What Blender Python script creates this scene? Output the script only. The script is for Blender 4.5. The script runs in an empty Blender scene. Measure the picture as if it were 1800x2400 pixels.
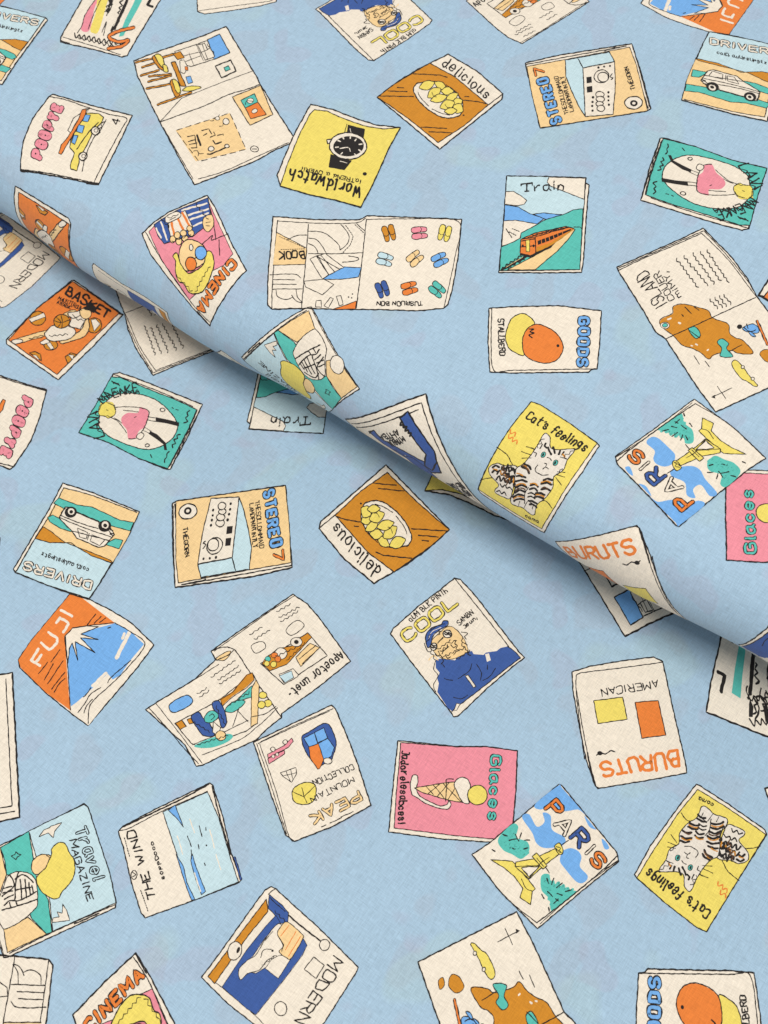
import bpy, math, random
import numpy as np
from mathutils import Vector
from mathutils.geometry import tessellate_polygon

scene = bpy.context.scene
C = scene.collection
H0 = 0.43                                  # camera height above the flat cloth, metres
TILT = 0.49                                # camera leans this far off straight down

# ------------------------------------------------------------------ camera
cam_data = bpy.data.cameras.new('camera')
cam_data.sensor_fit = 'VERTICAL'
cam_data.sensor_height = 36.0
cam_data.lens = 36.0 * 2800.0 / 2400.0
cam_data.clip_start = 0.01
cam_data.clip_end = 20.0
cam = bpy.data.objects.new('camera', cam_data)
C.objects.link(cam)
cam.location = (0, 0, H0)
cam.rotation_euler = (TILT, 0, 0)
scene.camera = cam
cam_data.dof.use_dof = True
cam_data.dof.focus_distance = 0.455
cam_data.dof.aperture_fstop = 22.0

# ------------------------------------------------------------------ light
world = bpy.data.worlds.new('World')
scene.world = world
world.use_nodes = True
bg = world.node_tree.nodes['Background']
bg.inputs['Color'].default_value = (0.93, 0.96, 1.0, 1)
bg.inputs['Strength'].default_value = 0.375

def area(name, loc, target, size, power, color):
    l = bpy.data.lights.new(name, 'AREA')
    l.shape = 'RECTANGLE'
    l.size, l.size_y = size
    l.energy = power
    l.color = color
    o = bpy.data.objects.new(name, l)
    C.objects.link(o)
    o.location = loc
    o.rotation_euler = (Vector(target) - Vector(loc)).to_track_quat('-Z', 'Y').to_euler()
    return o

area('window_light', (-0.24, -0.12, 2.2), (0.02, 0.34, 0.0), (0.9, 0.85), 41.0, (1.0, 0.985, 0.955))

scene.view_settings.view_transform = 'Standard'
scene.view_settings.look = 'None'
scene.view_settings.exposure = 0.0
scene.view_settings.gamma = 1.0
scene.view_settings.use_curve_mapping = False

# ------------------------------------------------------------------ materials
def lin(hexs):
    out = []
    for k in (0, 2, 4):
        v = int(hexs[k:k+2], 16) / 255
        out.append(v / 12.92 if v <= 0.04045 else ((v + 0.055) / 1.055) ** 2.4)
    return (*out, 1)

def cotton(name, hexs, ghost=False, fray=0.0):
    """woven cotton: dyed or printed colour, thread-to-thread irregularity, plain weave bump"""
    m = bpy.data.materials.new(name)
    m.use_nodes = True
    nt = m.node_tree
    N, L = nt.nodes, nt.links
    bs = N['Principled BSDF']
    bs.inputs['Roughness'].default_value = 0.88
    bs.inputs['Specular IOR Level'].default_value = 0.25
    bs.inputs['Sheen Weight'].default_value = 0.12
    bs.inputs['Sheen Roughness'].default_value = 0.5
    uv = N.new('ShaderNodeUVMap'); uv.uv_map = 'weave'
    def mapped(sx, sy, rot=0.0):
        mp = N.new('ShaderNodeMapping')
        mp.inputs['Scale'].default_value = (sx, sy, 1)
        mp.inputs['Rotation'].default_value = (0, 0, rot)
        r = N.new('ShaderNodeMapping'); r.inputs['Rotation'].default_value = (0, 0, WEAVE_ROT)
        L.new(uv.outputs[0], r.inputs[0]); L.new(r.outputs[0], mp.inputs[0])
        return mp.outputs[0]
    def noise(vec, scale=1.0, detail=2.0):
        n = N.new('ShaderNodeTexNoise'); n.noise_dimensions = '2D'
        n.inputs['Scale'].default_value = scale; n.inputs['Detail'].default_value = detail
        L.new(vec, n.inputs['Vector'])
        return n
    def math_(op, a, b):
        n = N.new('ShaderNodeMath'); n.operation = op
        for i, x in enumerate((a, b)):
            if hasattr(x, 'is_linked'): L.new(x, n.inputs[i])
            else: n.inputs[i].default_value = x
        return n.outputs[0]
    warp = noise(mapped(260, 2800), detail=1.5).outputs['Fac']
    weft = noise(mapped(2800, 260), detail=1.5).outputs['Fac']
    grain = noise(mapped(3000, 3000), detail=1.0).outputs['Fac']
    patch = noise(mapped(28, 28), detail=2.0).outputs['Fac']
    s = math_('ADD', warp, weft)
    s = math_('ADD', s, math_('MULTIPLY', grain, 0.3))
    s = math_('ADD', s, math_('MULTIPLY', patch, 0.25))
    sep = N.new('ShaderNodeSeparateXYZ'); L.new(mapped(2 * math.pi / PITCH, 2 * math.pi / PITCH), sep.inputs[0])
    a = math_('SINE', sep.outputs[0], 0); b = math_('SINE', sep.outputs[1], 0)
    cell = math_('MULTIPLY', a, b)
    s = math_('ADD', s, math_('MULTIPLY', cell, 0.26))
    for vec in (mapped(30, 1500), mapped(1500, 30)):     # thick and thin yarns
        slub = N.new('ShaderNodeMapRange'); slub.inputs[1].default_value = 0.60; slub.inputs[2].default_value = 0.74; slub.inputs[4].default_value = 0.12
        L.new(noise(vec, detail=0.5).outputs['Fac'], slub.inputs[0])
        s = math_('SUBTRACT', s, slub.outputs[0])
    f = math_('MULTIPLY_ADD', s, THREAD)
    f.node.inputs[2].default_value = 1.0 - THREAD * 1.26
    col = N.new('ShaderNodeRGB'); col.outputs[0].default_value = lin(hexs)
    cur = col.outputs[0]
    if ghost:
        # the print on the wrong side and on the layer beneath shows faintly through the thin blue cloth
        for (k, tint, sc, lo, hi) in ((0, 'a9adb8', 42, .60, .64), (1, 'b0c8c0', 30, .64, .69), (2, 'ada9bd', 55, .64, .68)):
            g = noise(mapped(sc, sc * 0.8, 0.4 + k), detail=1.2)
            rmp = N.new('ShaderNodeMapRange'); rmp.inputs[1].default_value = lo; rmp.inputs[2].default_value = hi
            rmp.inputs[4].default_value = 0.24
            L.new(g.outputs['Fac'], rmp.inputs[0])
            mx = N.new('ShaderNodeMix'); mx.data_type = 'RGBA'
            L.new(rmp.outputs[0], mx.inputs[0]); L.new(cur, mx.inputs[6]); mx.inputs[7].default_value = lin(tint)
            cur = mx.outputs[2]
    mul = N.new('ShaderNodeMix'); mul.data_type = 'RGBA'; mul.blend_type = 'MULTIPLY'
    mul.inputs[0].default_value = 1.0
    comb = N.new('ShaderNodeCombineColor')
    for i in range(3): L.new(f, comb.inputs[i])
    L.new(cur, mul.inputs[6]); L.new(comb.outputs[0], mul.inputs[7])
    L.new(mul.outputs[2], bs.inputs['Base Color'])
    # plain weave relief
    hgt = math_('ADD', math_('MULTIPLY', cell, 0.5), math_('MULTIPLY', s, 0.9))
    bump = N.new('ShaderNodeBump'); bump.inputs['Strength'].default_value = 0.32
    bump.inputs['Distance'].default_value = 0.00012
    L.new(hgt, bump.inputs['Height']); L.new(bump.outputs[0], bs.inputs['Normal'])
    return m

WEAVE_ROT = 0.62
THREAD = 0.30
PITCH = 0.00060
INK = {
    'c': ('cream_ink', 'ebdecb'), 'y': ('yellow_ink', 'ead468'), 'o': ('orange_ink', 'e57f38'), 'b': ('mustard_brown_ink', 'cd8728'),
    't': ('teal_ink', '5abbad'), 'l': ('pale_blue_ink', 'c1d8dd'), 's': ('sky_blue_ink', '74aae0'), 'n': ('navy_ink', '3d5a99'),
    'g': ('grey_beige_ink', 'e3d8c9'), 'd': ('dark_brown_ink', '5a3f2b'),
    'p': ('pink_ink', 'e88d99'), 'f': ('sand_ink', 'efcb92'), 'k': ('black_ink', '26211f'),
}
MAT = {k: cotton(n, h) for k, (n, h) in INK.items()}
BLUE = cotton('light_blue_cotton', 'a5bfd2', ghost=True)
INKS = list(INK)

# ------------------------------------------------------------------ shape of the two layers of cloth (unit: H0)
F_PX = 2800.0
T_, HU, SX, SY, CAX, CAY, V1X, V1Y, WX, WY, FA, FB, ROLL, N0 = (
    0.490018, 0.145804, 0.046277, 0.015461, 0.055464, 1.422395, 0.326237, -0.715729, -0.746711, 0.084777, -0.711583, -3.361909, 0.055446, 3.245397)
CA = np.array([CAX, CAY]); V1 = np.array([V1X, V1Y]); VW = np.array([WX, WY])
EX = np.array([1, 0, SX]) / math.hypot(1, SX)
EY = np.array([0, 1, SY]); EY = EY - EX * (EX @ EY); EY = EY / np.linalg.norm(EY)
EZ = np.cross(EX, EY)
FD = np.array([1, FA]) / math.hypot(1, FA)          # along the fold
FN = np.array([-FD[1], FD[0]])                      # across it, away from the rolled edge
FLAT = FB * FN[1] + N0                              # the top layer is flat where q.FN > FLAT
ARC = math.pi * 1.0                                 # the roll turns this far
TAIL = math.radians(7)

def ripple(q):
    x, y = q[:, 0], q[:, 1]
    return (0.0006 * np.sin(7.1 * x + 3.3 * y + 1.0) + 0.0005 * np.sin(-4.2 * x + 9.3 * y + 2.2) + 0.0003 * np.sin(15.0 * x + 11.0 * y))

def on_lower(q, off):
    """pattern point -> place on the flat layer, off = height above the cloth (metres)"""
    z = ripple(q) * 1.2
    return np.column_stack([q * H0, z * H0 + off])

def on_upper(uv, off):
    """point of the top layer's sheet -> place in space, following the rolled edge"""
    nn = uv @ FN
    m = uv @ FD
    start = FLAT + 0.004 * np.sin(5.0 * m + 0.7) + 0.0024 * np.sin(13.0 * m) + 0.0012 * np.sin(31.0 * m + 1.3)
    th = np.clip((start - nn) / ROLL, 0, None)
    tc = np.minimum(th, ARC)
    rest = (th - tc) * ROLL                          # beyond the roll the sheet runs back underneath
    across = np.where(th > 0, start - ROLL * np.sin(tc) + rest * math.cos(TAIL), nn)
    drop = np.where(th > 0, ROLL * (1 - np.cos(tc)) + rest * math.sin(TAIL), 0)
    ang = np.where(rest > 0, math.pi + 0 * th, tc)
    q = uv + (across - nn)[:, None] * FN
    nrm = (-np.sin(ang))[:, None] * (FN[0] * EX + FN[1] * EY) + np.cos(ang)[:, None] * EZ
    rip = ripple(uv * 1.1 + 3.0) * np.clip(1 - tc / 0.9, 0, 1)
    rip = rip + 0.0013 * np.sin(27.0 * m + 2.0 * th) * np.sin(11.0 * m + 0.6) * np.clip(tc / 0.8, 0, 1) * np.clip((ARC - tc) / 1.2, 0, 1)
    P = np.array([0, 0, HU]) + q[:, :1] * EX + q[:, 1:] * EY - drop[:, None] * EZ
    return P * H0 + nrm * (rip * H0 + off)[:, None]

def project(P):
    st, ct = math.sin(T_), math.cos(T_)
    d = P / H0 - np.array([0, 0, 1.0])
    fw = d[:, 1] * st - d[:, 2] * ct
    up = d[:, 1] * ct + d[:, 2] * st
    return np.column_stack([900 + F_PX * d[:, 0] / fw, 1200 - F_PX * up / fw])

def rays(P):
    st, ct = math.sin(T_), math.cos(T_)
    x = (P[:, 0] - 900) / F_PX; y = (1200 - P[:, 1]) / F_PX
    return np.column_stack([x, st + y * ct, -ct + y * st])

def pattern_from_lower(P):
    d = rays(P)
    return d[:, :2] / (-d[:, 2:3])

def sheet_from_upper(P):
    d = rays(P)
    k = ((HU - 1) * EZ[2]) / (d @ EZ)
    X = d * k[:, None] - np.array([0, 0, HU - 1.0])
    uv = np.column_stack([X @ EX, X @ EY])
    for _ in range(25):                              # follow the roll
        r = project(on_upper(uv, np.zeros(len(uv)))) - P
        e = 1e-5
        jx = (project(on_upper(uv + [e, 0], np.zeros(len(uv)))) - P - r) / e
        jy = (project(on_upper(uv + [0, e], np.zeros(len(uv)))) - P - r) / e
        det = jx[:, 0] * jy[:, 1] - jx[:, 1] * jy[:, 0]
        det = np.where(np.abs(det) < 1e4, 1e4, det)
        du = (r[:, 0] * jy[:, 1] - r[:, 1] * jy[:, 0]) / det
        dv = (jx[:, 0] * r[:, 1] - jx[:, 1] * r[:, 0]) / det
        step = np.clip(np.column_stack([du, dv]), -0.02, 0.02)
        uv = uv - step
    return uv

# ------------------------------------------------------------------ cloth meshes
def grid_mesh(name, us, vs, fn, uvfn):
    U, V = np.meshgrid(us, vs)
    q = np.column_stack([U.ravel(), V.ravel()])
    co = fn(q)
    nu, nv = len(us), len(vs)
    i = np.arange(nu * nv).reshape(nv, nu)
    faces = np.column_stack([i[:-1, :-1].ravel(), i[:-1, 1:].ravel(), i[1:, 1:].ravel(), i[1:, :-1].ravel()])
    me = bpy.data.meshes.new(name)
    me.from_pydata(co.tolist(), [], faces.tolist())
    lay = me.uv_layers.new(name='weave')
    lay.data.foreach_set('uv', (uvfn(q) * H0)[faces.ravel()].ravel())
    me.polygons.foreach_set('use_smooth', [True] * len(faces))
    me.update()
    return me

table = bpy.data.meshes.new('table_top')
tw = [(-1.0, -0.55, -0.03), (1.0, -0.55, -0.03), (1.0, 1.3, -0.03), (-1.0, 1.3, -0.03)]
table.from_pydata(tw + [(x, y, -0.002) for x, y, _ in tw], [],
                  [(0, 3, 2, 1), (4, 5, 6, 7), (0, 1, 5, 4), (1, 2, 6, 5), (2, 3, 7, 6), (3, 0, 4, 7)])
tmat = bpy.data.materials.new('white_laminate'); tmat.use_nodes = True
tb = tmat.node_tree.nodes['Principled BSDF']; tb.inputs['Base Color'].default_value = (0.78, 0.77, 0.75, 1); tb.inputs['Roughness'].default_value = 0.5
table.materials.append(tmat)
to = bpy.data.objects.new('table_top', table); C.objects.link(to); to['kind'] = 'structure'

me = grid_mesh('flat_fabric', np.linspace(-1.0, 1.0, 261), np.linspace(-0.35, 1.7, 261), lambda q: on_lower(q, np.zeros(len(q))), lambda q: q)
me.materials.append(BLUE)
lower_fabric = bpy.data.objects.new('flat_fabric', me); C.objects.link(lower_fabric)
lower_fabric['label'] = 'light blue cotton fabric printed with magazines, lying flat below the rolled edge'
lower_fabric['category'] = 'fabric'

rows = np.concatenate([FLAT - ROLL * np.linspace(math.pi + 3.4, math.pi, 40)[:-1], FLAT - ROLL * np.linspace(math.pi, -0.4, 190)[:-1],
                       np.linspace(FLAT + 0.4 * ROLL, FLAT + 1.25, 150)])
def mn(q): return q[:, :1] * FD + q[:, 1:] * FN
me = grid_mesh('folded_fabric', np.linspace(-1.45, 0.75, 300), rows, lambda q: on_upper(mn(q), np.zeros(len(q))), lambda q: CA - mn(q))
me.materials.append(BLUE)
upper_fabric = bpy.data.objects.new('folded_fabric', me); C.objects.link(upper_fabric)
upper_fabric['label'] = 'light blue magazine print cotton folded into a thick rounded edge across the flat cloth'
upper_fabric['category'] = 'fabric'

# ------------------------------------------------------------------ hand lettering: strokes on a 4 x 6 grid
GLYPH = {
    'A': '00 26 40;12 32', 'B': '00 06;06 26 35 34 23 03;23 34 42 41 30 00', 'C': '45 36 16 05 01 10 30 41', 'D': '00 06 26 45 41 20 00',
    'E': '46 06 00 40;03 33', 'F': '46 06 00;03 33', 'G': '45 36 16 05 01 10 30 41 43 23', 'H': '00 06;40 46;03 43', 'I': '20 26',
    'J': '10 30 41 46;26 46', 'K': '00 06;46 03 40', 'L': '06 00 40', 'M': '00 06 22 46 40', 'N': '00 06 40 46', 'O': '16 05 01 10 30 41 45 36 16',
    'P': '00 06 26 36 45 44 33 03', 'Q': '16 05 01 10 30 41 45 36 16;22 40', 'R': '00 06 36 45 44 33 03;23 40', 'S': '45 36 16 05 04 13 33 42 41 30 10 01',
    'T': '06 46;26 20', 'U': '06 01 10 30 41 46', 'V': '06 20 46', 'W': '06 10 24 30 46', 'X': '06 40;00 46', 'Y': '06 23 46;23 20', 'Z': '06 46 00 40',
    'a': '34 14 03 01 10 20 32;34 31 40', 'b': '06 00;02 13 33 42 41 30 10 01', 'c': '33 24 14 03 01 10 20 31', 'd': '33 13 02 01 10 20 32;36 31 40',
    'e': '02 32 33 24 14 03 01 10 20 31', 'f': '35 26 15 10;03 33', 'g': '33 24 14 03 02 11 21 32;34 30 2- 0-', 'h': '06 00;02 13 23 32 30',
    'i': '14 10;16 15', 'k': '06 00;34 02 30', 'l': '16 10 20', 'm': '00 04;03 14 23 20;23 34 43 40', 'n': '00 04;02 14 24 33 30',
    'o': '14 03 01 10 20 31 33 24 14', 'p': '04 0-;03 14 24 33 32 21 02', 'r': '04 00;02 13 24 34', 's': '33 24 14 03 12 22 31 20 10 01',
    't': '16 11 20 30;04 34', 'u': '04 01 10 20 31;34 31 40', 'v': '04 10 34', 'y': '04 11 31;34 31 1-', 'z': '04 34 00 30',
    '4': '30 36 02 42', '7': '06 46 10', '!': '26 22;20 21', "'": '16 05', '-': '03 23', ',': '11 0-', '.': '10 11', '1': '15 26 20', '/': '00 46', ':': '11 12;13 14',
}
ANGULAR = set('AEFHIKLMNTVWXYZkvwz47/BDPRU')
HOLES = {'O': (2, 3), 'P': (2, 4.6), 'D': (2, 3), 'R': (2, 4.6), 'A': (2, 3), 'o': (1.5, 2.5), 'a': (1.5, 2), 'e': (1.5, 3)}
def glyph_strokes(ch):
    out = []
    for st in GLYPH[ch].split(';'):
        out.append([(int(p[0]), -1.6 if p[1] == '-' else int(p[1])) for p in st.split()])
    return out

# ------------------------------------------------------------------ drawing ops (in a motif's own tracing frame)
def smooth(pts, closed, step=None):
    """Catmull-Rom through the points"""
    P = np.array(pts, float)
    n = len(P)
    if n < 3: return P
    out = []
    for i in range(n if closed else n - 1):
        if closed: a, b, c, d = P[(i - 1) % n], P[i], P[(i + 1) % n], P[(i + 2) % n]
        else: a, b, c, d = P[max(i - 1, 0)], P[i], P[i + 1], P[min(i + 2, n - 1)]
        k = max(2, min(12, int(np.hypot(*(c - b)) / 9)))
        for t in np.linspace(0, 1, k, endpoint=False):
            out.append(0.5 * (2 * b + (c - a) * t + (2 * a - 5 * b + 4 * c - d) * t * t + (3 * b - a - 3 * c + d) * t ** 3))
    if not closed: out.append(P[-1])
    return np.array(out)

def resample(P, closed, step):
    P = np.asarray(P, float)
    if closed: P = np.vstack([P, P[:1]])
    out = [P[0]]
    for a, b in zip(P[:-1], P[1:]):
        k = max(1, int(math.ceil(np.hypot(*(b - a)) / step)))
        for t in range(1, k + 1): out.append(a + (b - a) * t / k)
    if closed: out.pop()
    return np.array(out)

class Motif:
    def __init__(self, head):
        f = [x.strip() for x in head.split('|')]
        self.name, self.frame, self.rank, self.label = f[0], f[1], int(f[2]), f[3]
        self.parts = [('', [])]                      # (sub-part name, ops); an op = (ink, level, verts2d, tris)
        self.boxes = []
        self.rng = random.Random(f[0])
        self.scale = 1.0
    def level(self, v):
        lo, hi = v.min(0), v.max(0)
        lv = 0
        for (a, b, l) in self.boxes:
            if a[0] < hi[0] and b[0] > lo[0] and a[1] < hi[1] and b[1] > lo[1]: lv = max(lv, l + 1)
        self.boxes.append((lo, hi, lv))
        return lv
    def fill(self, ink, P):
        P = np.asarray(P, float)
        tri = tessellate_polygon([[Vector((x, y, 0)) for x, y in P]])
        self.parts[-1][1].append((ink, self.level(P), P, np.array(tri, int).reshape(-1, 3)))
    def stroke(self, ink, w, P, closed=False):
        w = w * self.scale * (1.04 if ink == 'k' else 1.0)
        P = resample(P, closed, 7.0 * self.scale)
        keep = [0] + [i for i in range(1, len(P)) if np.hypot(*(P[i] - P[i - 1])) > 1e-6]
        P = P[keep]
        n = len(P)
        if n < 2: return
        if closed: T = np.roll(P, -1, 0) - np.roll(P, 1, 0)
        else:
            T = np.empty_like(P); T[1:-1] = P[2:] - P[:-2]; T[0] = P[1] - P[0]; T[-1] = P[-1] - P[-2]
        ln = np.hypot(T[:, 0], T[:, 1]); ln[ln < 1e-9] = 1
        T /= ln[:, None]
        Nn = np.column_stack([-T[:, 1], T[:, 0]])
        r = self.rng
        ph = [r.uniform(0, 6.28) for _ in range(4)]
        s = np.arange(n)
        va = min(0.16, 1.3 * self.scale / w)
        ww = w * 0.5 * (1 + va * np.sin(s * 0.55 + ph[0]) + 0.75 * va * np.sin(s * 1.3 + ph[1]))
        wob = min(w * 0.10, 0.8 * self.scale) * (np.sin(s * 0.37 + ph[2]) + np.sin(s * 0.83 + ph[3]))
        Cc = P + Nn * wob[:, None]
        if not closed:                               # rounded ends
            Cc = np.vstack([Cc[:1] - T[:1] * w * 0.35, Cc, Cc[-1:] + T[-1:] * w * 0.35])
            Nn = np.vstack([Nn[:1], Nn, Nn[-1:]]); ww = np.concatenate([[w * 0.22], ww, [w * 0.22]])
            n += 2
        V = np.vstack([Cc + Nn * ww[:, None], Cc - Nn * ww[:, None]])
        tr = []
        for i in range(n if closed else n - 1):
            j = (i + 1) % n
            tr += [(i, j, n + j), (i, n + j, n + i)]
        self.parts[-1][1].append((ink, self.level(V), V, np.array(tr, int)))
    def text(self, x0, y0, x1, y1, h, txt, bold=0):
        a, b = np.array([x0, y0], float), np.array([x1, y1], float)
        d = b - a; L = np.hypot(*d); d /= L
        up = np.array([d[1], -d[0]])
        wid = {'I': 0.5, 'i': 0.5, 'l': 0.5, ' ': 0.6, "'": 0.4, '!': 0.5, ',': 0.4, '.': 0.4, '-': 0.6, 'W': 1.25, 'M': 1.2, 'm': 1.2, '1': .5}
        tot = sum(wid.get(c, 1.0) for c in txt)
        adv = L / tot
        cur = 0.0
        out = []; self.dots = []
        def mark(ch, P): return P if ch in ANGULAR or len(P) < 4 else smooth(P, False)
        r = self.rng
        for ch in txt:
            w = wid.get(ch, 1.0) * adv
            if ch != ' ':
                gw = w * 0.74 / 4
                ox = cur + w * 0.13
                if bold: gw = max(w * (0.84 if len(txt) > 1 else 1.0) - bold, adv * 0.22) / 4; ox = cur + w * 0.5 - gw * 2
                if wid.get(ch, 1) < 0.8 and not (bold and ch not in 'Iil'): gw = adv * 0.6 / 4; ox = cur + w * 0.5 - gw * (2 if ch.isupper() or ch in '!1' else 1.2)
                q = .4 if bold else 1.0
                dy = r.uniform(-.08, .08) * h * q; sc = 1 + r.uniform(-.13, .13) * q; sl = r.uniform(-.13, .13) * q; jt = .2 * q
                for st in glyph_strokes(ch):
                    out.append(mark(ch, np.array([a + d * (ox + (gx + r.uniform(-jt, jt)) * gw + sl * gy / 6 * h) + up * ((gy + r.uniform(-jt, jt)) / 6 * h * sc + dy) for gx, gy in st])))
                if bold and ch in HOLES and gw * 4 < bold * 1.25:
                    gx, gy = HOLES[ch]
                    self.dots.append(a + d * (ox + gx * gw) + up * (gy / 6 * h))
            cur += w
        return out
    def op(self, line):
        k, rest = line[0], line[2:].strip()
        if k == '#':
            self.parts.append((rest, [])); return
        if k in 'TO':
            t = rest.split(None, 7 if k == 'T' else 8)
            if k == 'T':
                ink, w = t[0], float(t[1]); v = [float(x) for x in t[2:7]]
                for st in self.text(*v, t[7]): self.stroke(ink, w, st)
            else:
                ink, w, ow = t[0], float(t[1]), float(t[2]); v = [float(x) for x in t[3:8]]
                sts = self.text(*v, t[8], bold=w)
                for s in sts: self.stroke('k', w + 2 * ow, s)
                for s in sts: self.stroke(ink, w, s)
                for c in self.dots: self.op('E k 0 %f %f %f' % (c[0], c[1], w * 0.2))
            return
        t = rest.split()
        ink, w = t[0], float(t[1])
        v = [float(x) for x in t[2:]]
        if k in 'AB':
            P = np.array(v).reshape(-1, 2)
            if k == 'B': P = smooth(P, True)
            fillP = P + (np.array([self.rng.uniform(-3, 3), self.rng.uniform(-3, 3)]) if w and self.parts[-1][0] and ink not in 'ck' else 0)
            self.fill(ink, fillP)
            if w: self.stroke('k', w, P, True)
        elif k in 'LS':
            P = np.array(v).reshape(-1, 2)
            self.stroke(ink, w, smooth(P, False) if k == 'S' else P)
        elif k in 'DQ':                              # a band of colour with dark edges
            P = np.array(v).reshape(-1, 2)
            if k == 'Q': P = smooth(P, False)
            self.stroke('k', w + 10, P); self.stroke(ink, w, P)
        elif k == 'Y':                               # a lemon, pointed at both ends
            cx, cy, rx, ry, ro = v; ro = math.radians(ro)
            a = np.linspace(0, 2 * math.pi, 26, endpoint=False)
            x, y = rx * np.cos(a) * (1 + 0.22 * np.abs(np.cos(a)) ** 14), ry * np.sin(a) * (1 - .1 * np.abs(np.cos(a)))
            P = np.column_stack([cx + x * math.cos(ro) - y * math.sin(ro), cy + x * math.sin(ro) + y * math.cos(ro)])
            self.fill(ink, P); self.stroke('k', w, P, True)
        elif k == 'E':
            cx, cy, rx = v[:3]; ry = v[3] if len(v) > 3 else rx; ro = math.radians(v[4]) if len(v) > 4 else 0
            n = max(10, int(rx / 2.2)); a = np.linspace(0, 2 * math.pi, n, endpoint=False)
            x, y = rx * np.cos(a), ry * np.sin(a)
            j = 1 + 0.03 * np.sin(2 * a + self.rng.uniform(0, 6))
            P = np.column_stack([cx + (x * math.cos(ro) - y * math.sin(ro)) * j, cy + (x * math.sin(ro) + y * math.cos(ro)) * j])
            self.fill(ink, P)
            if w: self.stroke('k', w, P, True)
        elif k == 'X':                               # dashes
            dash = v[0]; P = np.array(v[1:]).reshape(-1, 2)
            for a, b in zip(P[:-1], P[1:]):
                L = np.hypot(*(b - a)); n = max(1, int(L / (dash * 1.6)))
                for i in range(n): self.stroke(ink, w, [a + (b - a) * (i + .1) / n, a + (b - a) * (i + .72) / n])
        elif k == 'W':                               # a wavy hand-drawn line
            amp, x0, y0, x1, y1 = v
            a, b = np.array([x0, y0]), np.array([x1, y1]); L = np.hypot(*(b - a)); d = (b - a) / L; nn = np.array([-d[1], d[0]])
            n = max(3, int(L / 16)); r = self.rng
            self.stroke(ink, w, smooth([a + d * L * i / n + nn * amp * (1 if i % 2 else -1) * r.uniform(.4, 1.1) for i in range(n + 1)], False))
        elif k == 'H':                               # a pair of shoes
            cx, cy, ang = v; c, s = math.cos(math.radians(ang)), math.sin(math.radians(ang))
            for o in (-21, 21):
                P = np.array([(-48, -14), (-20, -19), (20, -17), (46, -10), (50, 4), (40, 15), (0, 17), (-30, 20), (-52, 10)], float)
                P[:, 1] += o
                P = np.column_stack([cx + P[:, 0] * c - P[:, 1] * s, cy + P[:, 0] * s + P[:, 1] * c])
                P = smooth(P, True)
                self.fill(ink, P); self.stroke('k', w, P, True)
                Q = np.array([(8, o - 16), (16, o), (6, o + 15)], float)
                self.stroke('k', w * .8, np.column_stack([cx + Q[:, 0] * c - Q[:, 1] * s, cy + Q[:, 0] * s + Q[:, 1] * c]))
        else:
            raise ValueError(line)
    def to_pattern(self):
        """tracing frame -> pattern coordinates"""
        fr = self.frame.split()
        for nm, ops in self.parts:
            for i, (ink, lv, V, tr) in enumerate(ops):
                if fr[0] in 'lu':
                    P = V / 2.765 + np.array([float(fr[1]), float(fr[2])]) * 600
                    q = pattern_from_lower(P) if fr[0] == 'l' else CA - sheet_flat(P)
                else:                                # 'r': two anchors on the rolled layer give the page's top edge
                    a, b = self.anchor
                    e = b - a; p = np.array([-e[1], e[0]]) * -1
                    uv = a + V[:, :1] / 1000 * e + V[:, 1:] / 1000 * p
                    q = CA - uv
                ops[i] = (ink, lv, q, tr)

def sheet_flat(P):
    d = rays(P)
    k = ((HU - 1) * EZ[2]) / (d @ EZ)
    X = d * k[:, None] - np.array([0, 0, HU - 1.0])
    return np.column_stack([X @ EX, X @ EY])

def refine(V, T, lmax):
    """split long edges at their middle so that a flat fill can bend with the cloth"""
    V = [tuple(p) for p in V]; T = [tuple(t) for t in T]
    for _ in range(9):
        mid = {}
        A = np.array(V)
        def m(i, j):
            k = (i, j) if i < j else (j, i)
            if k in mid: return mid[k]
            if math.hypot(A[i][0] - A[j][0], A[i][1] - A[j][1]) <= lmax: mid[k] = None
            else:
                V.append(((V[i][0] + V[j][0]) / 2, (V[i][1] + V[j][1]) / 2)); mid[k] = len(V) - 1
            return mid[k]
        out = []; any_ = False
        for a, b, c in T:
            x, y, z = m(a, b), m(b, c), m(c, a)
            s = (x is not None) + (y is not None) + (z is not None)
            if s == 0: out.append((a, b, c)); continue
            any_ = True
            if s == 3: out += [(a, x, z), (x, b, y), (z, y, c), (x, y, z)]
            else:
                while not (x is not None and (z is None)):
                    a, b, c, x, y, z = b, c, a, y, z, x
                if y is None: out += [(a, x, c), (x, b, c)]
                else: out += [(x, b, y), (a, x, y), (a, y, c)]
        T = out
        if not any_: break
    return np.array(V), np.array(T, int)

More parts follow.
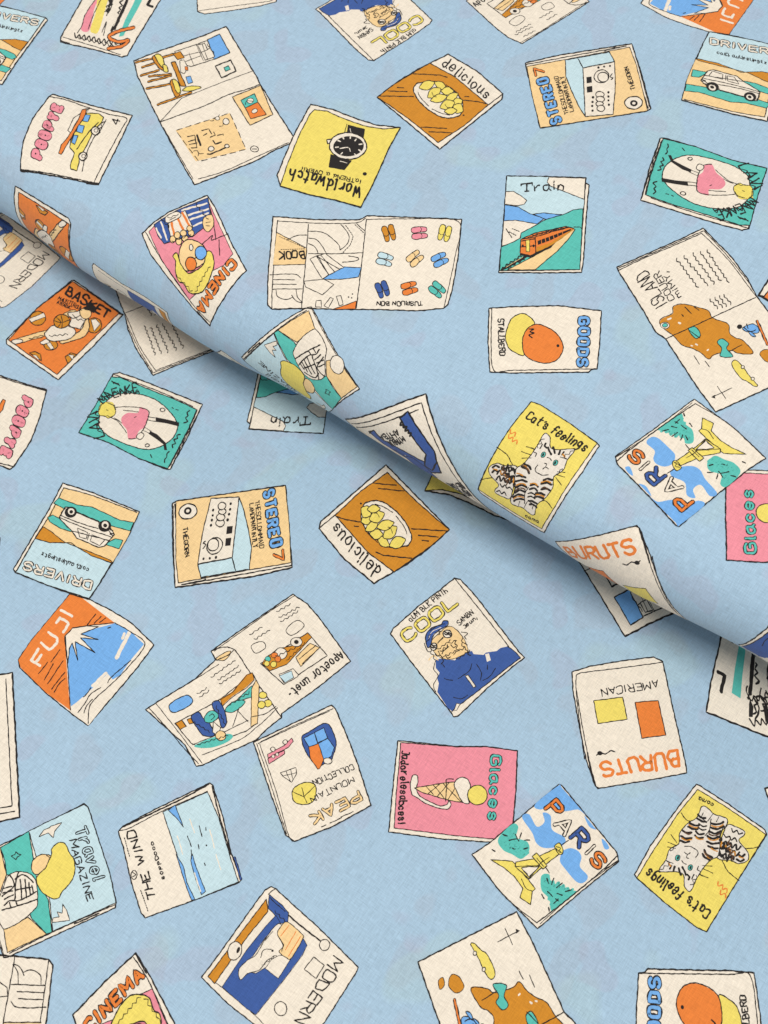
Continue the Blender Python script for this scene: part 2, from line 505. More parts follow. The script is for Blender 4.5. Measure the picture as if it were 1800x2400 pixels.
EPS = 0.000005
def build(name, ops, place, uvsign, lmax, parent, rank):
    vs, fs, mi, uvs = [], [], [], []
    base = 0
    for ink, lv, q, tr in ops:
        if len(tr) == 0: continue
        if len(q) < 900 and lmax: q, tr = refine(q, tr, lmax / H0)
        a, b, c = q[tr[:, 0]], q[tr[:, 1]], q[tr[:, 2]]
        ar = (b[:, 0] - a[:, 0]) * (c[:, 1] - a[:, 1]) - (b[:, 1] - a[:, 1]) * (c[:, 0] - a[:, 0])
        tr = np.where((ar < 0)[:, None], tr[:, ::-1], tr)
        off = np.full(len(q), 0.00004 + rank * 0.00012 + lv * EPS)
        vs.append(place(q, off)); fs.append(tr + base); mi += [INKS.index(ink)] * len(tr); uvs.append(q)
        base += len(q)
    if not vs: return None
    vs, fs, uvs = np.vstack(vs), np.vstack(fs), np.vstack(uvs)
    used = sorted(set(mi)); remap = {u: k for k, u in enumerate(used)}
    me = bpy.data.meshes.new(name)
    me.from_pydata(vs.tolist(), [], fs.tolist())
    for u in used: me.materials.append(MAT[INKS[u]])
    me.polygons.foreach_set('material_index', [remap[i] for i in mi])
    me.polygons.foreach_set('use_smooth', [True] * len(fs))
    lay = me.uv_layers.new(name='weave')
    lay.data.foreach_set('uv', (uvs * H0)[fs.ravel()].ravel())
    me.update()
    o = bpy.data.objects.new(name, me); C.objects.link(o)
    o.parent = parent
    return o

# ------------------------------------------------------------------ the magazines printed on the cloth
DRAWINGS = r'''
@surf wagon|u 0 0|0|printed magazine with a yellow car carrying surfboards under a pink title
A c 8 345 615 480 655 640 700 858 752 790 900 640 1203 560 1186 400 1145 112 1070 160 900 215 770 320 630
S k 6 320 630 430 652 560 698 720 748 800 762 824 782 785 850 700 1010 640 1130 612 1188
S k 6 150 1075 300 1110 450 1150 520 1168 600 1188
L k 15 112 1070 165 1084
L k 16 565 1188 636 1200
T k 8 770 822 788 780 50 4
# cover_title
O p 28 5 256 1042 410 684 52 POOPYE
# printed_car
A c 5 590 705 552 712 562 738 500 790 460 868 442 850 478 772 520 742
A o 5 560 712 555 768 505 830 460 905 400 1008 382 1000 400 945 430 912 470 850 510 780 535 715
A y 6 565 738 640 742 674 765 660 800 630 830 600 870 585 905 560 960 540 990 520 1010 515 1060 500 1114 462 1102 458 1080 485 1000 455 960 462 915 490 860 510 820 540 780
A s 5 556 748 588 752 572 797 535 790
A s 5 512 815 549 822 536 870 496 860
A s 5 482 882 508 887 487 945 466 930
E c 8 620 855 27
E c 4 624 852 12
E c 8 540 1020 27
E c 4 544 1020 12
S k 5 690 780 650 855 610 900 560 1010 535 1118
W k 6 10 668 792 640 880
S k 6 500 975 580 860 640 800
@room|u 0 0|0|open printed magazine spread showing a room with wooden furniture and a floor plan
A c 8 868 395 1000 342 1300 237 1465 170 1560 330 1659 490 1685 545 1780 700 1904 890 1884 930 1780 975 1659 1045 1400 1150 1262 1203 1190 1080 1050 820 980 680 890 490
S k 6 1040 795 1200 735 1340 682 1480 615 1600 580 1685 547
S k 5 1060 830 1130 955 1252 1165
S k 5 1285 1165 1450 1115 1659 1020 1870 925
L k 5 1042 790 1175 640
L k 4 1175 640 1450 530 1645 458
# printed_furniture
D b 6 880 405 985 380
D b 6 920 437 1000 412
D b 6 912 492 1030 456
D b 6 965 497 1110 482
D b 6 960 532 1110 492
D b 6 950 577 1100 548
D b 7 1022 682 1240 600
D b 8 1055 372 1125 352
B b 6 988 370 1015 360 1050 400 1070 455 1040 450 1000 405
B y 6 1003 358 1037 354 1060 390 1066 440 1035 420
B y 6 1058 418 1082 430 1088 468 1062 465
B b 6 1102 540 1125 518 1162 570 1170 605 1140 632
B y 5 1118 520 1145 524 1170 580 1160 606 1140 590
B y 5 1182 588 1220 562 1270 560 1306 568 1270 583 1220 593
A b 6 1108 405 1136 400 1165 470 1207 562 1170 560 1140 480
# printed_shelves
A c 5 1130 335 1210 310 1345 262 1400 380 1240 432 1200 420
L k 4 1270 285 1318 395
L k 4 1185 365 1290 338
L k 4 1225 345 1255 420
L k 4 1200 400 1305 362
A b 5 1120 350 1170 334 1195 375 1150 386
A c 4 1165 395 1192 388 1218 440 1195 480 1172 470
A o 4 1198 432 1216 434 1218 457 1200 456
A s 4 1205 500 1235 495 1250 535 1220 546
A s 6 1345 258 1422 220 1490 342 1388 386
A c 5 1280 292 1325 280 1345 322 1365 310 1392 368 1330 392
L k 4 1300 340 1345 325
L k 4 1310 285 1345 385
W k 4 5 1340 285 1390 350
A c 8 1396 430 1495 390 1530 462 1436 506
A t 5 1450 440 1480 428 1494 450 1462 463
# printed_floor_plan
A f 0 1140 850 1490 735 1595 970 1270 1050
X k 5 34 1140 850 1490 735 1595 970 1290 1052 1140 850
L k 6 1215 890 1262 880 1278 962 1240 962
L k 13 1276 880 1302 946
L k 6 1220 922 1270 908
L k 6 1228 942 1278 930
L k 6 1308 850 1355 838 1372 872
L k 6 1320 882 1342 870
L k 6 1362 892 1396 880 1386 858
L k 6 1410 882 1446 870 1448 880
L k 9 1380 914 1396 936 1436 924
L k 9 1345 1002 1362 1005 1472 956
E c 6 1370 968 20 16
E c 6 1472 950 15 12
S k 5 1255 985 1280 980 1290 1000 1320 998
S k 5 1290 1000 1285 1015
W k 4 7 1365 790 1425 750
W k 4 7 1425 825 1480 775
E c 5 1465 790 21
E c 4 1410 770 15 12
E c 5 1650 968 26 20
L k 5 1635 968 1665 968
# printed_poster
A f 6 1505 630 1690 555 1768 745 1620 815
A t 5 1560 652 1650 608 1672 664 1590 702
A o 5 1590 702 1672 664 1727 745 1625 772
E c 4 1622 655 22 17 -20
S k 4 1590 680 1600 655 1640 660
E c 4 1650 722 20 14 -20
@wristwatch|u 1 0|2|printed magazine with a black wristwatch on a yellow cover
A c 8 355 680 500 715 640 770 780 815 935 830 860 965 810 1080 750 1210 678 1345 520 1300 350 1265 158 1210 138 1140 190 1010 250 870
A y 6 380 715 460 725 560 770 700 820 820 840 935 832 860 965 810 1080 750 1210 678 1343 520 1300 350 1265 158 1210 200 1080 280 880 350 745
E k 0 705 1130 14 12
# printed_watch
A k 4 598 815 705 842 695 905 640 885 590 870
A k 4 485 1005 620 1045 572 1105 473 1086
A c 7 460 910 486 905 492 930 465 936
L k 5 590 810 575 860
E c 8 597 950 124 84
E k 0 600 952 98 66
L c 6 606 958 545 966
L c 6 600 945 612 985
L c 7 515 960 535 957
L c 7 530 915 548 922
L c 7 562 893 570 905
L c 7 612 888 612 902
L c 7 650 905 640 916
L c 7 668 940 688 938
L c 7 665 975 680 984
L c 7 640 1000 648 1010
L c 7 560 992 550 1004
E k 6 610 950 14 12
L c 4 545 1048 590 1060
L c 4 610 838 615 862
# cover_title
T k 13 690 1215 215 1090 68 WorldWatch
# cover_writing
T k 6 685 1170 295 1085 24 iaTRENd a OVERii
@lemons|u 1 0|0|printed magazine with a plate of lemons on a mustard brown cover
A c 8 785 632 920 530 1050 450 1245 352 1430 460 1600 607 1592 645 1380 815 1190 968 1000 810
A b 6 785 632 900 545 1125 410 1290 500 1505 680 1350 815 1180 925 1000 780 870 688
L k 6 1505 682 1602 607
L k 5 1200 958 1590 645
L k 6 1020 480 1190 488 1240 503
L k 6 915 570 957 570
L k 6 855 592 980 596
L k 6 800 624 1022 628
L k 6 1070 825 1237 834
L k 6 1120 855 1272 862
S k 6 1330 650 1420 658 1492 672
L k 6 1352 628 1380 627
E k 0 1345 748 7 5
# printed_lemons
B c 7 1020 590 1035 550 1065 538 1150 530 1230 560 1300 610 1337 660 1337 715 1310 755 1220 765 1130 722 1060 660
S k 5 1050 600 1070 640 1120 690
S k 5 1140 708 1200 735 1255 748
S k 5 1230 550 1300 600 1320 640
Y y 5 1195 555 36 24 30
Y y 5 1108 555 44 30 -20
Y y 5 1240 592 34 27 0
Y y 5 1155 605 42 33 -35
Y y 5 1270 630 38 24 -30
Y y 5 1185 640 46 27 -15
Y y 5 1305 665 30 28 -25
Y y 5 1240 682 42 32 -20
Y y 5 1310 705 30 34 30
Y y 5 1262 722 34 22 -6
S k 4 1140 600 1150 625 1170 630
S k 4 1225 680 1240 700 1260 700
# cover_title
T k 9 1200 420 1500 648 64 delicious
@blue jacket|l 1 2|0|printed magazine with a figure in a navy jacket and cap under yellow title
A c 8 1285 430 1325 438 1420 540 1560 720 1700 900 1741 942 1659 1005 1500 1140 1310 1322 1280 1325 1265 1300 1160 1170 1020 990 872 790 890 755 1060 605 1180 515
L k 6 1288 432 1400 570 1540 745 1640 872
# printed_figure
A n 0 1165 960 1190 950 1290 960 1310 935 1370 905 1400 900 1410 920 1475 925 1490 910 1560 900 1585 880 1630 870 1680 905 1715 945 1640 1000 1450 1150 1290 1275 1270 1290 1240 1265 1175 1165 1185 1110 1175 1080 1190 1040 1165 1010
S k 6 1262 1298 1300 1265 1450 1150 1640 1000 1715 945
S k 5 1630 870 1680 905 1715 945
S k 5 1165 960 1152 1020 1180 1060 1150 1120 1165 1165
S k 5 1400 980 1380 1030 1310 1080
S k 5 1430 985 1460 1040 1455 1090
S k 5 1552 1010 1520 1060 1470 1092
S k 5 1220 1075 1240 1086 1275 1090
S k 5 1280 1200 1330 1210 1372 1185
S k 5 1210 985 1222 1005
L k 5 1500 990 1500 1020
A c 5 1355 1060 1375 1055 1425 1130 1410 1138
A c 0 1485 920 1510 915 1522 960 1497 970
A c 4 1300 1240 1322 1242 1302 1284 1283 1285
B f 4 1150 900 1130 850 1180 790 1250 740 1300 765 1340 810 1365 860 1370 905 1310 940 1250 955 1190 940
B n 6 1098 820 1110 780 1150 745 1200 730 1215 705 1245 708 1240 735 1190 765 1150 800 1132 862 1112 880
S c 4 1118 820 1142 775 1200 748
S k 6 1090 850 1110 900 1130 905
E c 7 1240 790 28 26
W k 8 9 1222 795 1262 782
E k 0 1246 788 9
E c 7 1152 872 22 24
W k 8 8 1138 880 1166 866
W k 5 9 1180 800 1200 770
W k 5 7 1180 890 1260 830
W k 5 8 1230 930 1350 880
W k 5 6 1250 850 1300 830
S k 6 1200 945 1215 965 1200 985
W k 5 8 1110 840 1130 790
S k 5 1130 770 1180 735 1225 725
L k 7 1178 850 1212 812
S k 6 1205 920 1220 895 1250 872
S k 6 1262 860 1280 880 1295 870
S k 5 1300 900 1280 925
S k 5 1180 900 1195 930
S k 5 1300 762 1342 815 1330 835 1370 862
S k 5 1330 778 1372 785 1352 805
W k 6 9 1195 905 1245 865
W k 6 9 1290 835 1310 900
W k 6 9 1160 925 1260 945
W k 6 10 1330 850 1390 930
L k 9 1222 775 1262 800
L k 8 1140 860 1168 885
S f 7 1120 960 1150 930 1180 960
W k 5 8 1130 900 1160 960
W k 5 8 1300 955 1390 900
S k 5 1350 805 1362 825
# cover_title
O y 13 5 966 852 1320 590 68 COOL
# cover_writing
T k 6 1000 715 1248 512 34 aUM BLK PINTh
T k 6 1315 738 1412 655 32 SAMBN
T k 6 1345 760 1438 685 24 Jeun,
@radio|u 2 0|0|printed magazine with a boxy stereo set on sand under a blue title
A c 8 85 408 300 358 775 285 840 480 900 705 875 718 550 770 182 830 130 600
A f 5 96 430 350 385 640 330 762 308 805 420 880 716 550 770 184 828 130 620
L k 6 90 418 400 360 740 300
S k 5 790 330 825 450 890 690
L k 9 600 328 700 306
L k 9 860 630 882 700
E c 7 788 665 56 42
E k 0 790 668 25 21
E c 0 790 668 11 9
# printed_stereo
A l 6 345 388 425 375 460 440 475 755 440 700 400 620 350 500
A l 6 425 375 630 338 665 400 460 440
A c 6 460 440 665 402 670 560 655 740 475 755
E c 6 580 495 48 42
E c 6 590 500 34 32
S k 6 650 478 634 500 656 505 642 516
A k 0 482 500 515 496 518 535 484 540
A k 0 484 562 520 556 522 596 486 600
E c 6 570 612 28 20
E c 6 572 642 28 18
E c 6 568 672 24 16
E c 6 576 702 26 20
E k 0 525 630 9
E k 0 522 660 8
E k 0 520 686 8
E k 0 522 716 8
E k 0 625 598 8
E k 0 625 625 8
E k 0 625 650 7
E k 0 628 678 8
E k 0 560 438 8
E k 0 597 432 7
E k 0 635 428 7
# cover_title
O s 15 6 318 796 224 492 60 STEREO
O o 9 4 212 480 196 425 56 7
# cover_writing
T k 5 366 735 298 490 27 THESOLLOMMAID
T k 5 402 720 338 490 27 LAMDPNNTINTLY
# cover_writing
T k 6 800 578 748 428 26 THEGORN
@lady in pink|l 0 1|0|printed magazine with a lady in pink in an oval on teal
A c 8 775 757 900 800 1100 880 1312 965 1210 1190 1105 1385 1080 1388 900 1315 700 1210 512 1150 620 980 735 765
A t 6 722 785 780 790 880 830 1000 880 1130 930 1280 1000 1210 1150 1088 1383 900 1315 700 1210 512 1148 620 970
S k 6 740 770 880 822 1060 892 1250 978
S k 10 1275 1005 1230 1110 1190 1190 1140 1290 1098 1368
S k 5 1300 990 1180 1230 1108 1378
B c 6 640 1080 680 960 760 900 880 895 1000 930 1090 1000 1150 1090 1130 1170 1060 1230 960 1258 850 1235 720 1180 660 1130
# printed_lady
S k 5 745 985 820 980 920 986
S k 5 800 1003 900 1014
S k 5 720 1050 770 1080 822 1150
S k 5 742 1052 800 1095 830 1140
B p 0 790 1050 830 1020 895 1020 910 982 960 1010 955 1070 940 1110 900 1140 880 1182 835 1190 822 1130 792 1090
S k 6 905 985 965 1008 955 1068 938 1112 890 1180 835 1190
S k 5 870 1050 885 1045
B c 5 885 1175 912 1148 935 1165 910 1195
B y 4 640 1000 660 960 710 950 745 975 750 1020 730 1045 700 1055 680 1040 645 1035
W y 12 9 655 965 735 960
S k 5 645 1000 660 965 680 955
S k 5 700 958 735 970 748 1000
W k 4 6 660 1040 735 1045
S k 4 690 1000 702 1006
S k 5 958 1045 1020 1055
S k 5 958 1066 1010 1076
S k 4 940 1115 982 1140
S k 4 930 1135 972 1155
A k 0 1010 1048 1080 1062 1162 1082 1160 1108 1080 1088 1010 1078
A k 0 975 1138 1020 1160 1076 1215 1084 1262 1066 1262 1060 1225 1010 1187 965 1157
E c 6 1055 1000 16 12
E c 6 955 1232 14 10
L k 6 1115 985 1126 992
L k 6 1140 996 1156 1002
L k 6 976 1290 986 1312
# cover_title
T k 9 680 1178 622 1000 66 LAVI
# cover_writing
T k 8 665 965 730 905 62 MA
T k 8 735 925 905 880 58 ENKE
# cover_writing
L k 10 735 820 770 836
L k 7 724 812 738 830
L k 7 765 826 774 844
W k 6 16 655 935 760 885
W k 6 15 760 890 905 880
W k 6 14 628 1010 650 1150
W k 8 11 1225 1002 1200 1088
W k 8 11 1162 1155 1115 1245
W k 7 7 1095 1270 1062 1340
@train|u 2 0|0|printed magazine with an orange train, blue hills and a pale sky
A c 8 -34 1140 200 1142 480 1150 478 1182 500 1197 490 1300 475 1500 466 1659 452 1762 200 1765 -86 1762 -60 1500 -45 1300
A l 6 -34 1140 200 1142 480 1150 470 1290 455 1500 440 1744 150 1750 -80 1750 -60 1500 -45 1300
A c 5 240 1146 476 1153 468 1290 430 1275 380 1255 340 1240 290 1220 250 1205 228 1180
A c 5 -40 1240 10 1240 60 1268 95 1298 80 1322 40 1332 -48 1322
A s 5 -46 1325 40 1340 120 1385 210 1412 160 1452 20 1432 -52 1430
A s 5 135 1386 200 1378 330 1390 230 1424
A c 5 -54 1430 20 1425 165 1450 100 1490 60 1510 50 1545 0 1575 -66 1592
A t 5 60 1508 160 1455 220 1420 330 1390 400 1358 460 1350 440 1744 -80 1750 -70 1598 0 1570 55 1540
X k 6 7 0 1480 50 1500
X k 6 7 -20 1500 30 1525
X k 6 7 -40 1480 0 1540
S k 5 400 1470 440 1470 452 1480
# printed_train
A f 5 360 1490 410 1485 372 1540 300 1620 150 1746 -30 1746 100 1680 250 1600
L k 16 90 1660 -66 1746
L f 3 70 1664 -40 1730
A o 6 60 1548 150 1508 350 1466 400 1478 150 1537
A o 6 150 1535 360 1470 402 1480 250 1592 155 1637
A o 6 58 1550 150 1535 155 1640 120 1655 52 1640
A b 0 160 1600 250 1572 398 1482 402 1486 250 1592 158 1635
A k 0 166 1560 380 1482 384 1490 250 1556 168 1586
L o 4 190 1548 194 1580
L o 4 215 1540 220 1572
L o 5 240 1530 246 1562
L o 4 268 1520 274 1546
L o 4 295 1510 300 1532
L o 4 325 1498 330 1515
W k 5 4 80 1545 300 1480
W k 5 4 130 1525 340 1474
L k 8 300 1490 366 1472
L k 6 62 1562 148 1546
A y 4 90 1556 114 1553 114 1630 92 1630
E k 0 70 1592 7 10
E k 0 140 1592 7 10
L k 12 118 1660 255 1595
L k 12 55 1647 120 1662
L k 6 58 1600 88 1597
L k 6 118 1594 152 1590
W k 7 7 60 1655 -60 1735
W k 6 6 80 1675 -30 1738
# cover_title
L k 10 58 1192 132 1186
L k 10 96 1190 96 1236
L k 8 82 1238 110 1237
L k 7 58 1192 58 1204
L k 7 132 1186 132 1200
T k 9 138 1234 350 1226 52 rain
@off road car|l 0 2|2|printed magazine with a cream off-road car on sand and teal stripes
A c 8 410 -181 600 -120 905 5 830 170 740 320 640 480 580 568 460 535 300 475 100 395 90 375 200 190 320 -10
A f 0 415 -147 600 -100 900 12 830 170 735 330 600 280 400 215 240 170 320 20
A l 6 230 178 330 205 430 205 500 232 600 290 725 338 640 480 580 566 300 475 106 394
S k 6 415 -150 330 20 230 175 106 390
S k 6 415 -150 600 -100 890 10
A t 5 385 -85 500 -40 600 -25 780 60 870 75 845 130 700 90 560 40 430 -10 350 -50
A t 5 312 40 345 25 400 55 470 110 465 135 400 115 325 70
A t 5 700 205 750 180 800 190 775 245 690 220
A b 5 282 100 330 130 425 205 330 205 232 178
A b 5 500 233 600 270 722 320 733 338 600 292
S k 5 425 207 460 205 500 233
# printed_car
A c 7 385 45 425 -25 470 -20 500 10 640 70 700 90 732 130 745 155 720 180 680 230 640 236 500 175 468 130
A c 5 505 112 572 140 562 182 518 168
A c 5 600 155 682 187 650 226 588 195
S k 6 388 42 480 82 600 128 722 168
L k 9 500 8 640 68
L k 6 470 130 720 195
L k 5 582 145 570 190
S k 6 400 30 470 60 560 92 640 115
L k 8 400 12 425 -18
L k 7 716 150 735 160
W k 5 5 640 80 735 130
E k 0 682 98 42 38
E c 0 685 92 24
E k 0 685 95 13
E k 0 462 8 40 36
E c 0 465 4 22
E k 0 465 6 12
W k 7 6 640 100 740 150
# cover_title
O c 11 5 612 460 158 324 50 DRIVERS
# cover_writing
T k 6 582 372 270 266 24 coiD, auUpsUpgtz
@snowy peak|l 0 2|0|printed magazine with a blue snow-capped mountain on an orange cover
A c 8 455 537 580 570 720 640 850 720 1000 865 900 1000 800 1120 570 1385 460 1305 300 1175 130 1010 118 960 200 840
A o 0 455 537 540 565 690 680 745 722 735 727 560 740 480 755 430 810 425 880 440 1100 455 1285 300 1172 134 1008 120 960 200 840
A s 0 745 725 850 780 935 860 850 960 780 1060 560 1190 460 1260 445 1100 440 870 540 780
A c 0 455 1270 560 1180 700 1050 750 1110 850 990 940 868 800 1100 575 1383 460 1300
L c 24 840 785 755 950
L c 18 808 790 795 825
L c 20 690 1045 600 1130
S k 6 745 722 850 782 940 862 830 1010 720 1120 590 1245 572 1372
S k 6 850 965 720 1075 700 1110
# printed_mountain
A c 6 472 755 560 742 640 747 525 795 640 830 522 818 618 915 488 842 505 965 470 852 452 885 440 985 428 900 420 810
L k 6 470 755 560 741 740 722
L k 6 425 810 440 1000 457 1285
L k 7 700 757 720 750
S k 6 655 1140 590 1180 545 1250 505 1300
S k 6 590 1140 560 1185 540 1200
S k 6 600 1215 560 1260 545 1305
L k 6 622 665 567 735
L k 6 657 680 612 725
L k 6 687 690 647 720
L k 6 390 895 330 975
L k 6 310 975 250 1050
L k 6 347 985 287 1090
L k 6 410 965 310 1115
S k 6 422 1040 380 1090 335 1150
S k 6 422 1080 380 1120 352 1170
# cover_title
T c 17 248 1012 492 660 78 FUJI
@flower shop|l 1 2|0|open printed magazine spread with shop scenes in small pictures and handwritten text
A c 8 240 535 335 600 420 700 520 840 612 968 400 1140 165 1310 165 1335 80 1400 0 1480 -200 1570 -345 1642 -385 1650 -460 1510 -714 1282 -650 1240 -400 1090 -260 960 -290 905 -100 770
L k 5 250 545 100 640 -270 905
S k 7 -180 880 -130 905 -60 1010 0 1100 80 1210 165 1335
S k 6 -290 908 -240 885 -180 878
B f 5 -258 952 -180 905 -162 916 -205 965
S k 6 -255 965 -180 930 -145 900
L k 5 -655 1242 -400 1092 -240 990
L k 5 -648 1242 -500 1430 -348 1630
S k 6 -690 1275 -560 1420 -460 1540 -372 1632
S k 5 -350 1577 -100 1475 0 1400 60 1350 140 1270
W k 5 6 -290 1075 -135 965
W k 5 6 -245 1095 -110 1000
W k 5 6 -235 1118 -95 1030
W k 5 6 -380 1182 -318 1142
W k 5 6 -365 1205 -302 1160
W k 5 6 135 650 225 598
W k 5 6 150 690 280 618
W k 5 6 160 715 275 645
W k 5 6 -40 800 40 748
W k 5 6 -10 830 90 768
B c 5 196 765 265 705 312 742 232 802
B c 5 -30 870 40 842 62 882 0 918
# printed_picture
A c 6 -525 1372 -330 1272 -230 1215 -20 1050 20 1130 5 1372 -60 1420 -350 1530 -420 1500
B s 6 -560 1252 -450 1190 -412 1240 -528 1302
A b 5 -230 1220 -150 1170 -60 1060 -22 1045 -10 1092 -60 1142 -150 1200 -215 1260
A b 5 -520 1370 -480 1350 -450 1390 -490 1412
A b 5 -445 1348 -422 1338 -405 1370 -430 1377
B t 0 -400 1520 -300 1470 -180 1440 -150 1460 -200 1500 -300 1530
L k 5 -410 1510 -200 1425 -50 1352
B t 5 -200 1290 -160 1240 -100 1220 -70 1230 -90 1260 -150 1300
B t 5 -120 1222 -60 1160 -20 1130 -15 1190 -60 1212
B n 6 -420 1330 -370 1300 -340 1340 -300 1372 -270 1450 -340 1450 -380 1402
B n 6 -285 1250 -240 1228 -200 1300 -190 1372 -220 1402 -240 1340
A c 5 -275 1362 -228 1400 -250 1452 -280 1430
E f 5 -228 1452 34 32
B t 5 -332 1330 -300 1293 -258 1298 -243 1332 -290 1368 -328 1362
S k 5 -302 1325 -282 1310 -268 1330 -290 1348
L k 5 -120 1290 -50 1362
L k 5 -150 1392 -108 1270
A f 5 0 1092 22 1130 10 1372 -32 1395 -28 1150
E y 5 45 1190 27 22
E y 5 78 1242 26 24
E y 5 36 1252 26 24
W k 5 6 -400 1365 -300 1430
W k 5 6 -260 1260 -200 1380
W k 5 8 -180 1260 -40 1170
W k 5 6 -380 1510 -180 1450
L k 5 -480 1352 -450 1392
S k 5 -30 1330 60 1310 130 1262
# printed_picture
A c 6 30 985 335 785 462 932 180 1120
A b 5 40 985 62 950 140 890 230 870 282 820 335 786 362 812 300 880 200 990 90 1032
E c 5 262 845 38 30
E k 0 262 845 16 14
E c 5 162 920 42 36
E o 4 120 930 22 18
E o 4 142 955 20
E t 4 78 955 18
E y 4 70 985 18
E y 4 115 990 20
A f 5 258 945 350 852 412 882 290 1005
L k 5 280 955 390 865
A c 5 150 1055 240 1018 275 1055 270 1070 185 1117
W k 5 7 130 940 260 880
L k 5 300 985 420 875
W k 4 5 200 965 320 850
A l 4 150 1065 230 1032 245 1075 188 1108
# cover_title
T k 9 548 905 200 1168 54 Apoetor unet-
@hot air balloon|l 1 3|3|printed magazine with a blue and orange balloon, a pink bus and sand letters
A c 8 -15 -163 20 -180 250 -290 490 -405 515 -380 600 -180 660 -20 745 245 500 380 250 478 195 440 100 180
S k 5 25 -150 130 150 212 440 252 476
S k 5 5 -155 80 60 150 280 200 432
S k 5 15 -155 230 -255 475 -365
S k 5 30 -165 240 -268 500 -382
# printed_bus
A p 5 75 -85 180 -140 232 -190 242 -168 210 -130 80 -62
A p 5 78 -58 185 -112 187 -88 85 -22
E c 5 110 -117 15
E c 5 190 -165 15
E c 4 112 -72 11
E c 4 138 -84 11
# printed_balloon
B n 6 298 -200 330 -222 450 -287 500 -230 520 -150 500 -80 490 -50 450 -30 402 -5 350 -60 310 -130
A s 5 310 -190 380 -225 400 -150 345 -130
A s 5 380 -227 440 -257 465 -190 400 -160
A s 5 400 -152 465 -190 508 -130 488 -72 440 -42
A o 5 342 -132 405 -155 440 -50 412 8 400 10 352 -60
E c 5 465 -42 28 20
# printed_cup
A c 5 158 35 258 0 265 40 232 95 178 60
L k 4 195 25 222 85
L k 4 225 10 240 80
L k 4 170 55 262 35
# printed_leaf
B y 6 235 160 262 120 330 95 382 112 390 160 368 222 300 240 247 218
L k 5 235 155 310 190 382 120
L k 5 298 130 312 190 332 228
# cover_title
# cover_writing
T k 6 628 -22 360 85 34 COLLECTION
T k 6 630 55 345 198 34 MOUNTAIN
# cover_title
O f 12 5 672 146 336 318 62 PEAK
S k 6 630 285 600 300 550 320
L k 6 480 360 555 325
L k 6 425 385 455 372
@ice cream|l 1 3|0|printed magazine with a hand holding an ice cream cone on a pink cover
A c 8 920 -177 1100 -160 1300 -140 1500 -140 1695 -112 1685 150 1655 490 1500 480 1200 460 860 415 880 200 900 0
A p 6 938 -165 1300 -138 1500 -138 1693 -112 1683 150 1655 470 1300 440 895 390 910 150 925 0
# printed_ice_cream
B c 6 1020 45 1045 50 1050 90 1040 130 1060 180 1120 215 1190 245 1240 235 1250 210 1264 235 1245 265 1190 262 1100 230 1040 190 1010 170 1000 110 1008 65
A f 6 1025 130 1230 95 1290 90 1370 228 1250 210 1080 160
L k 5 1100 118 1150 172
L k 5 1150 110 1230 208
L k 5 1212 100 1330 220
L k 5 1118 165 1190 105
L k 5 1172 188 1252 95
L k 5 1242 208 1302 110
B c 6 1285 100 1320 62 1370 72 1390 120 1372 180 1380 228 1340 222 1300 150
E y 6 1435 175 62 66
S k 6 1228 215 1235 130 1235 75 1280 72
# cover_title
O t 12 5 1524 -92 1508 358 60 Glaces
# cover_writing
T k 10 948 -122 922 368 46 Jadorelesabces!
@colour blocks|l 2 2|0|printed magazine with yellow and orange blocks and orange capitals on cream
A c 8 390 1035 500 1000 700 965 920 938 978 968 1050 1300 1120 1600 1135 1690 900 1735 565 1790 540 1775 480 1600 430 1350 395 1150
S k 6 470 1600 425 1250 415 1085 430 1048 500 1034 700 1010 978 972
S k 6 418 1150 450 1350 490 1560 545 1775 565 1788
S k 10 490 1560 505 1640 540 1765
# printed_blocks
A y 6 530 1222 718 1198 748 1342 557 1370
A o 6 798 1232 948 1220 998 1445 842 1465
# cover_writing
T k 7 950 1086 570 1150 46 AMERICAN
# cover_writing
S k 8 548 1575 580 1558 605 1568 640 1547 668 1552
E k 0 570 1562 18 14
# cover_title
T o 20 1082 1540 560 1628 96 BURUTS
@tower|l 2 3|2|printed magazine with a yellow iron tower, teal trees and multicoloured capital letters
A c 8 305 105 322 112 500 330 680 550 692 605 450 800 165 1043 -80 800 -259 562 -150 490 0 365
B s 0 150 235 300 115 325 130 480 310 430 270 340 280 250 250 180 270
B s 0 65 320 110 300 160 380 210 350 200 290 250 310 260 400 340 450 330 500 220 520 160 490 130 420
B s 0 330 540 380 520 430 540 450 580 440 640 490 700 470 740 420 740 340 650 310 600
B s 0 580 460 610 480 630 520 600 525
B s 0 470 310 530 380 545 400 500 380
B t 0 -90 460 0 365 40 380 30 450 100 480 110 540 60 590 0 560 -60 530
B t 0 190 700 240 690 260 740 380 790 410 810 280 915 250 920 240 850 190 790
S k 6 -259 564 -50 830 160 1005
S k 8 160 1005 400 820 600 650 678 572
S k 5 180 1012 420 800 600 665
L k 9 600 660 690 600
W t 16 18 -80 470 100 560
W t 16 18 200 720 390 800
W t 14 16 230 760 260 900
W t 14 16 0 390 40 560
L k 7 20 430 45 475
L k 7 60 420 50 460
L k 7 230 800 262 835
L k 7 300 850 270 880
L k 8 -20 470 30 460
L k 8 80 470 115 468
L k 8 75 525 102 520
L k 8 -60 430 -30 442
L k 8 0 520 15 527
L k 8 225 715 236 750
L k 8 270 715 256 757
L k 8 325 745 288 777
L k 8 290 815 326 826
L k 8 385 790 345 802
L k 8 280 850 302 862
L k 8 190 820 207 848
L k 8 235 905 240 930
L k 8 -130 530 -110 542
# printed_tower
A y 6 -139 595 0 605 20 622 100 720 152 785 130 802 120 888 50 840 70 780 10 700 -50 650
A y 6 285 520 330 540 200 640 110 720 20 640 25 610 140 590
A c 6 100 642 178 640 108 708 60 648
A y 6 130 575 158 550 228 635 200 656
